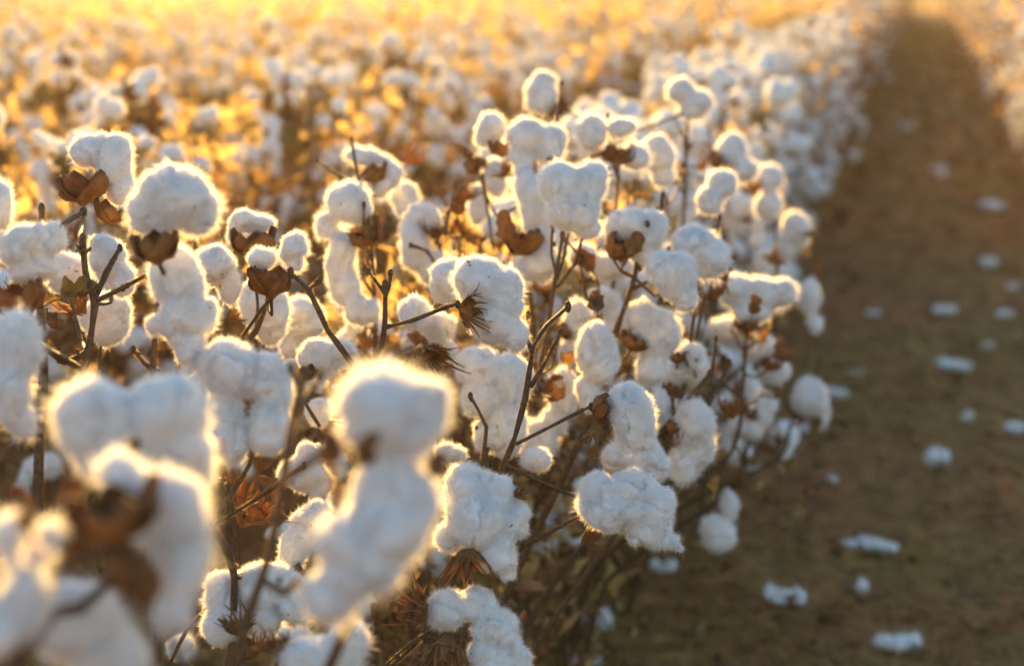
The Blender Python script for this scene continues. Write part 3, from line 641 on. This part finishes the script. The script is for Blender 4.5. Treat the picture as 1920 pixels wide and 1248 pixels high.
# the rest of the field, thousands of plants, as one mass
mb = MB(); rg = np.random.default_rng(77)
protos = []
for lod, wt in ((2, 0), (1, 0), (2, 1)):
    for k in range(6):
        pm = MB(); v, f = ICO[lod]; h = rg.uniform(.76, .9); nb = 18 if wt else (12 if lod == 2 else 8); zmin = .16 if lod == 2 else .40
        for j in range(nb):
            z = zmin + (h - zmin) * (j / (nb - 1)) + rg.normal() * .02; a = j * 2.4 + rg.normal() * .5; rr = rg.uniform(.04, .22) * (1.15 - .75 * z / h)
            c = np.array([math.cos(a) * rr, math.sin(a) * rr, z]); sc = np.array([.030, .030, .038]) * rg.uniform(.45, .88)
            vv = v * (1 + noise3(v * 1.6 + j * 3.1 + k)[:, None] * .75); pm.add(vv * sc + c, f, 0)
            if lod == 2 or j % 2: vb = ICO[1][0] * np.array([.026, .026, .016]) + c + np.array([0, 0, -.036]); pm.add(vb, ICO[1][1], 1)
        tube(pm, [(0, 0, 0), (.01, 0, h * .5), (0, .01, h + .03)], [.005, .004, .002], 4, 2)
        for j in range(3 if wt else 14):
            a = rg.random() * 6.3; rr = rg.uniform(.03, .2); z = rg.uniform(.35, 1.0) * h; G_ = leaf_mb(.07, 400 + j + k * 9, .8).xform(np.array(Matrix.Translation((math.cos(a) * rr, math.sin(a) * rr, z)) @ Matrix.Rotation(a * 3, 4, 'X') @ Matrix.Rotation(a * 5, 4, 'Y')))
            V_ = np.concatenate(G_.v)[:17 * 13].reshape(17, 13, 3)[::4, ::4]; q_ = np.arange(V_.shape[0] * V_.shape[1]).reshape(V_.shape[:2])
            pm.add(V_.reshape(-1, 3), np.stack([q_[:-1, :-1], q_[1:, :-1], q_[1:, 1:], q_[:-1, 1:]], -1).reshape(-1, 4), 3)
        for j in range(5):
            a = rg.random() * 6.3; z = rg.uniform(.4, .8); tube(pm, [(0, 0, z * h), (math.cos(a) * .08, math.sin(a) * .08, z * h + .06), (math.cos(a) * .13, math.sin(a) * .13, z * h + .12)], [.003, .0025, .002], 3, 2)
        protos.append((np.concatenate(pm.v), pm.f))
acc = {}
for (d, x_, y_, rx) in rest:
    k = random.randrange(6) + (12 if rx in (-.60, .80) else (0 if d < 15 else 6)); v, fs = protos[k]; sc = random.uniform(.88, 1.1); wx = 1.0 if d < 45 else 2.0
    a = random.random() * 6.28; c_, s_ = math.cos(a), math.sin(a); M_ = np.array([[c_, -s_, 0], [s_ * wx, c_ * wx, 0], [0, 0, 1]]) * sc
    acc.setdefault(k, []).append(v @ M_.T + np.array([x_, y_, 0]))
for k, vs in acc.items():
    nvp = len(protos[k][0]); A = np.concatenate(vs); base = mb.n; mb.v.append(A); mb.n += len(A)
    for f, mi, sm in protos[k][1]:
        F = (f[None] + (np.arange(len(vs)) * nvp)[:, None, None]).reshape(-1, f.shape[1]) + base; mb.f.append((F, mi, True))
fo = link('distant_cotton', mb.mesh('distant_cotton', [M_LINT2, M_BUR, M_STEM, M_GOLD]))
tag(fo, 'golden blurred mass of distant cotton plants reaching the top of the picture', 'cotton field', kind='stuff')

# tangled dry twigs and leaves inside the rows
bx, by, bz, bm_ = [], [], [], []
def brush(n, rx, y0, y1, zhi, mi):
    y_ = y0 + (y1 - y0) * rg.random(n) ** 1.25; x_ = rx - .03 + rg.normal(size=n) * .10; z_ = .03 + (zhi - .03) * rg.random(n)
    ok = np.array([visible(a, b, .4) is not None for a, b in zip(x_, y_)]); bx.append(x_[ok]); by.append(y_[ok]); bz.append(z_[ok]); bm_.append(np.full(ok.sum(), mi))
brush(34000, -.62, 2.35, 60, .60, 0); brush(9000, -.62, 2.4, 12, .72, 1)
brush(7000, .88, 6, 60, .42, 0)
for j in range(1, 9): brush(16000 if j < 4 else 9000, -.58 - .9 * j, 3, 26, .68, 1 if j > 1 else 0); brush(6000, -.58 - .9 * j, 3, 22, .82, 1)
x_, y_, z_, mi = map(np.concatenate, (bx, by, bz, bm_)); n_ = len(x_)
c = np.stack([x_, y_, z_], 1); u = rg.normal(size=(n_, 3)); u /= np.linalg.norm(u, axis=1)[:, None]; v = np.cross(u, rg.normal(size=(n_, 3))); v /= np.linalg.norm(v, axis=1)[:, None]; w_ = np.cross(u, v)
big = (1 + .05 * np.maximum(0, y_ - 6))[:, None]; L = rg.uniform(.010, .030, (n_, 1)) * big; W = L * rg.uniform(.3, .8, (n_, 1))
V = np.stack([c - u * L, c - v * W + w_ * L * .3, c + u * L, c + v * W + w_ * L * .3, c - w_ * L * .1], 1).reshape(-1, 3); b0 = np.arange(n_)[:, None] * 5
mb = MB(); mb.v.append(V); mb.n = len(V)
for q in (0, 1):
    s_ = b0[mi == q]; mb.f.append((np.concatenate([s_ + t for t in ([0, 1, 4], [1, 2, 4], [2, 3, 4], [3, 0, 4])]), q, False))
sel = rg.random(n_) < .22; a = c[sel]; k = len(a); d_ = rg.normal(size=(k, 3)) * [.5, .5, 1]; d_ /= np.linalg.norm(d_, axis=1)[:, None]; e = a + d_ * rg.uniform(.05, .16, (k, 1)); s1 = np.cross(d_, rg.normal(size=(k, 3))); s1 /= np.linalg.norm(s1, axis=1)[:, None]; s2 = np.cross(d_, s1); r_ = .0014
V = np.stack([a + s1 * r_, a - s1 * r_ * .5 + s2 * r_ * .87, a - s1 * r_ * .5 - s2 * r_ * .87, e + s1 * r_ * .6, e - s1 * r_ * .3 + s2 * r_ * .5, e - s1 * r_ * .3 - s2 * r_ * .5], 1).reshape(-1, 3)
b0 = np.arange(k)[:, None] * 6 + mb.n; mb.v.append(V); mb.n += len(V); mb.f.append((np.concatenate([b0 + t for t in ([0, 1, 4, 3], [1, 2, 5, 4], [2, 0, 3, 5])]), 2, True))
tag(link('dry_brush', mb.mesh('dry_brush', [M_LEAF, M_GOLD, M_STEM])), 'tangled dry twigs and crumpled leaves between the cotton stalks', 'dry brush', kind='stuff')

# ---------------------------------------------------------------- ground
def axis(a, b, fine, lo, hi, k=14):
    mid = np.arange(a, b, fine); l = a - np.geomspace(fine, a - lo, k)[::-1]; r = b + np.geomspace(fine, hi - b, k) - fine
    return np.concatenate([l, mid, r])
X = axis(-2.4, 1.6, .03, -400, 400); Y = axis(-.3, 13, .045, -300, 700)
GX, GY = np.meshgrid(X, Y, indexing='ij')
def gz(x_, y_):
    p_ = np.stack([np.ravel(x_), np.ravel(y_), np.zeros(np.size(x_))], 1)
    near = np.exp(-np.maximum(0, np.abs(p_[:, 1] - 6) - 8) / 6)
    z = .035 * np.cos(2 * math.pi * (p_[:, 0] + .6)) * (np.abs(p_[:, 0] + .2) < 1.6) * 0 + noise3(p_ * 3) * .025 + noise3(p_ * 11 + 4) * .028 + noise3(p_ * 26 + 8) * .016
    return (z * near - .012).reshape(np.shape(x_))
GZ = gz(GX, GY); idx = np.arange(GX.size).reshape(GX.shape)
mb = MB(); mb.add(np.stack([GX, GY, GZ], -1).reshape(-1, 3), np.stack([idx[:-1, :-1], idx[1:, :-1], idx[1:, 1:], idx[:-1, 1:]], -1).reshape(-1, 4))
tag(link('ground', mb.mesh('ground', [M_SOIL])), kind='structure', label='brown soil of the cotton field')

# leaf litter, stalks and grass on the furrow floor
def scatter(n, ylo, yhi, xlo, xhi):
    y_ = ylo + (yhi - ylo) * rg.random(n) ** 1.4; x_ = rg.uniform(xlo, xhi, n); return x_, y_
mb = MB(); n_ = 26000; x_, y_ = scatter(n_, 1.6, 45, -1.6, 1.5); z_ = gz(x_, y_)
c = np.stack([x_, y_, z_ + .006], 1); a = rg.random(n_) * 6.28; L = (.006 + .030 * rg.random(n_) ** 3)[:, None] * (1 + .12 * np.maximum(0, y_ - 5))[:, None]; W = L * rg.uniform(.3, .8, n_)[:, None]
u = np.stack([np.cos(a), np.sin(a), rg.normal(size=n_) * .35], 1); v = np.stack([-np.sin(a), np.cos(a), rg.normal(size=n_) * .35], 1)
V = np.stack([c - u * L, c - v * W + [0, 0, .004], c + u * L, c + v * W + [0, 0, .003], c + [0, 0, -.003]], 1).reshape(-1, 3)
b0 = np.arange(n_)[:, None] * 5; F = np.concatenate([b0 + q for q in ([0, 1, 4], [1, 2, 4], [2, 3, 4], [3, 0, 4])])
mi = rg.integers(0, 3, n_); 
for q in range(3):
    sel = np.isin(F[:, 2] // 5, np.where(mi == q)[0]); mb.f.append((F[sel] + 0, q, False))
mb.v.append(V); mb.n += len(V)
tag(link('leaf_litter', mb.mesh('leaf_litter', [M_LEAF, M_SOIL, M_STRAW])), 'brown crumbled leaves strewn over the furrow soil', 'leaf litter', kind='stuff')
def blades(n, xlo, xhi, ylo, yhi, hlo, hhi, lean, wd, mask=None):
    x_, y_ = scatter(n, ylo, yhi, xlo, xhi)
    if mask is not None:
        k = mask(x_, y_); x_, y_ = x_[k], y_[k]
    n = len(x_); p0 = np.stack([x_, y_, gz(x_, y_)], 1); h = rg.uniform(hlo, hhi, n)[:, None]; a = rg.random(n) * 6.28
    d = np.stack([np.cos(a) * lean, np.sin(a) * lean, rg.uniform(.1, 1, n)], 1); d /= np.linalg.norm(d, axis=1)[:, None]
    s = np.stack([-np.sin(a), np.cos(a), np.zeros(n)], 1) * wd; p1 = p0 + d * h * .6; d2 = d * np.array([1, 1, .2]); p2 = p1 + d2 * h * .4
    V = np.stack([p0 - s, p0 + s, p1 + s * .7, p1 - s * .7, p2], 1).reshape(-1, 3); b0 = np.arange(n)[:, None] * 5
    return V, b0 + [0, 1, 2, 3], b0 + [3, 2, 4]
def patch(x_, y_): return noise3(np.stack([x_ * 1.6, y_ * 1.1, y_ * 0 + 2], 1)) > -.12
V, q4, q3 = blades(10000, -.75, 1.2, 1.8, 5.6, .03, .11, 1.4, .0016, patch)
mb = MB(); mb.v.append(V); mb.n = len(V); mb.f = [(q4, 0, False), (q3, 0, False)]
tag(link('grass', mb.mesh('grass', [M_GRASS])), 'low olive grass and weeds matted on the near furrow floor', 'grass', kind='stuff')
V, q4, q3 = blades(9000, -1.3, 1.3, 1.8, 8, .04, .13, 2.4, .0013)
mb = MB(); mb.v.append(V); mb.n = len(V); mb.f = [(q4, 0, False), (q3, 0, False)]
V, q4, q3 = blades(3500, -1.0, 1.2, 1.9, 9, .08, .22, 5.0, .0032)
mb.f += [(q4 + mb.n, 0, False), (q3 + mb.n, 0, False)]; mb.v.append(V); mb.n += len(V)
tag(link('straw', mb.mesh('straw', [M_STRAW])), 'thin dry straw and stalk pieces lying across the furrow', 'straw', kind='stuff')

# ---------------------------------------------------------------- fallen cotton
def ground_at(px, py):
    dr = RIGHT * ((px - 960) / FPX) - UP * ((py - 624) / FPX) - BACK; t = -CAMH / dr.z; return Vector((0, 0, CAMH)) + dr * t, t
FALL = [(1120,1165,105,40,'fallen cotton tuft lying under the lowest bolls at the bottom'),(1470,1120,75,36,'fallen cotton scrap with a sunken middle in the olive grass'),
 (1640,1025,90,30,'long fallen cotton strip lying aslant in the furrow'),(1750,865,62,44,'wedge shaped fallen cotton tuft in the middle of the furrow'),
 (1790,690,80,26,'stretched fallen cotton wisp left of the right frame edge'),(1810,785,34,24,'small round fallen cotton lump above the wedge shaped one'),
 (1900,805,40,26,'fallen cotton lump at the right frame edge'),(1775,585,58,22,'flat fallen cotton tuft on bare brown soil'),(1853,495,44,28,'compact fallen cotton tuft in the shaded furrow near the right edge'),
 (1570,740,46,22,'fallen cotton piece touching the furthest leaning tuft'),(1865,390,64,22,'far fallen cotton clump below the right hand row'),(1690,1212,110,16,'thin pale cotton strand lying along the bottom edge'),
 (1245,1065,50,26,'dim fallen cotton tuft just below the ragged boll'),(1500,805,36,22,'small fallen cotton ball beside the low dangling tufts'),(1095,1243,70,22,'fallen cotton tuft cut by the bottom edge'),
 (1620,1105,40,22,'faint greyish fallen cotton scrap right of the sunken one'),(1760,320,30,18,None),(1880,590,22,14,None),(1700,240,26,14,None),(1765,330,24,14,None),(1640,590,20,14,None),(1405,880,18,12,None),(1560,900,16,10,None),(1890,540,20,12,None),(1600,700,16,10,None),(1850,650,18,12,None)]
for k, (px, py, w_, h_, lab) in enumerate(FALL):
    g, d = ground_at(px, py); s = d / FPX; rg2 = np.random.default_rng(900 + k); L3 = []
    W = w_ * s / 2; W *= .85; hh = max(.010, h_ * s * .36); n_ = 8
    ang = rg2.uniform(-.5, .5)
    for j in range(n_):
        t = (j / (n_ - 1) - .5) * 1.05
        c = (RIGHT * (t * W) ); c = Vector((c.x * math.cos(ang) - c.y * math.sin(ang), c.x * math.sin(ang) + c.y * math.cos(ang), 0)) + Vector((rg2.normal() * .010, rg2.normal() * W * .28, hh * .5))
        L3.append((tuple(c), (W * rg2.uniform(.2, .5), W * rg2.uniform(.15, .4), hh * rg2.uniform(.5, 1.3)), rotz(rg2.uniform(-.6, .6) + ang)))
    lint_job(('f', k), L3, .0025, 22, .0055, 500 + k)
    FALL[k] = (g, lab)
run_jobs()
for k, (g, lab) in enumerate(FALL):
    o_ = link('fallen_cotton', LINT[('f', k)], None, (g.x, g.y, 0)); tag(o_, lab or 'tiny fallen cotton scrap scattered on the furrow soil', 'cotton tuft', 'fallen cotton in the furrow' if lab else 'tiny fallen cotton scraps in the furrow')
# ---------------------------------------------------------------- gold-tinted haze volume, added to give the golden veil of sun glare
m = bpy.data.materials.new('haze'); m.use_nodes = True; n = m.node_tree; n.nodes.clear(); o = n.nodes.new('ShaderNodeOutputMaterial')
pv = n.nodes.new('ShaderNodeVolumePrincipled'); pv.inputs['Color'].default_value = (.98, .88, .66, 1); pv.inputs['Density'].default_value = .0006; pv.inputs['Anisotropy'].default_value = .88
n.links.new(pv.outputs[0], o.inputs['Volume'])
v = np.array([(x_, y_, z_) for z_ in (-1.3, 1.6) for x_, y_ in ((-60, -6), (40, -6), (40, 75), (-60, 75))], float)
mb = MB(); mb.add(v, [(3, 2, 1, 0), (4, 5, 6, 7), (0, 1, 5, 4), (1, 2, 6, 5), (2, 3, 7, 6), (3, 0, 4, 7)], 0, False)
tag(link('haze', mb.mesh('haze', [m])), 'thin gold-tinted haze added over the field for the sun glare', 'haze', kind='stuff')
print('objects', len(bpy.data.objects))
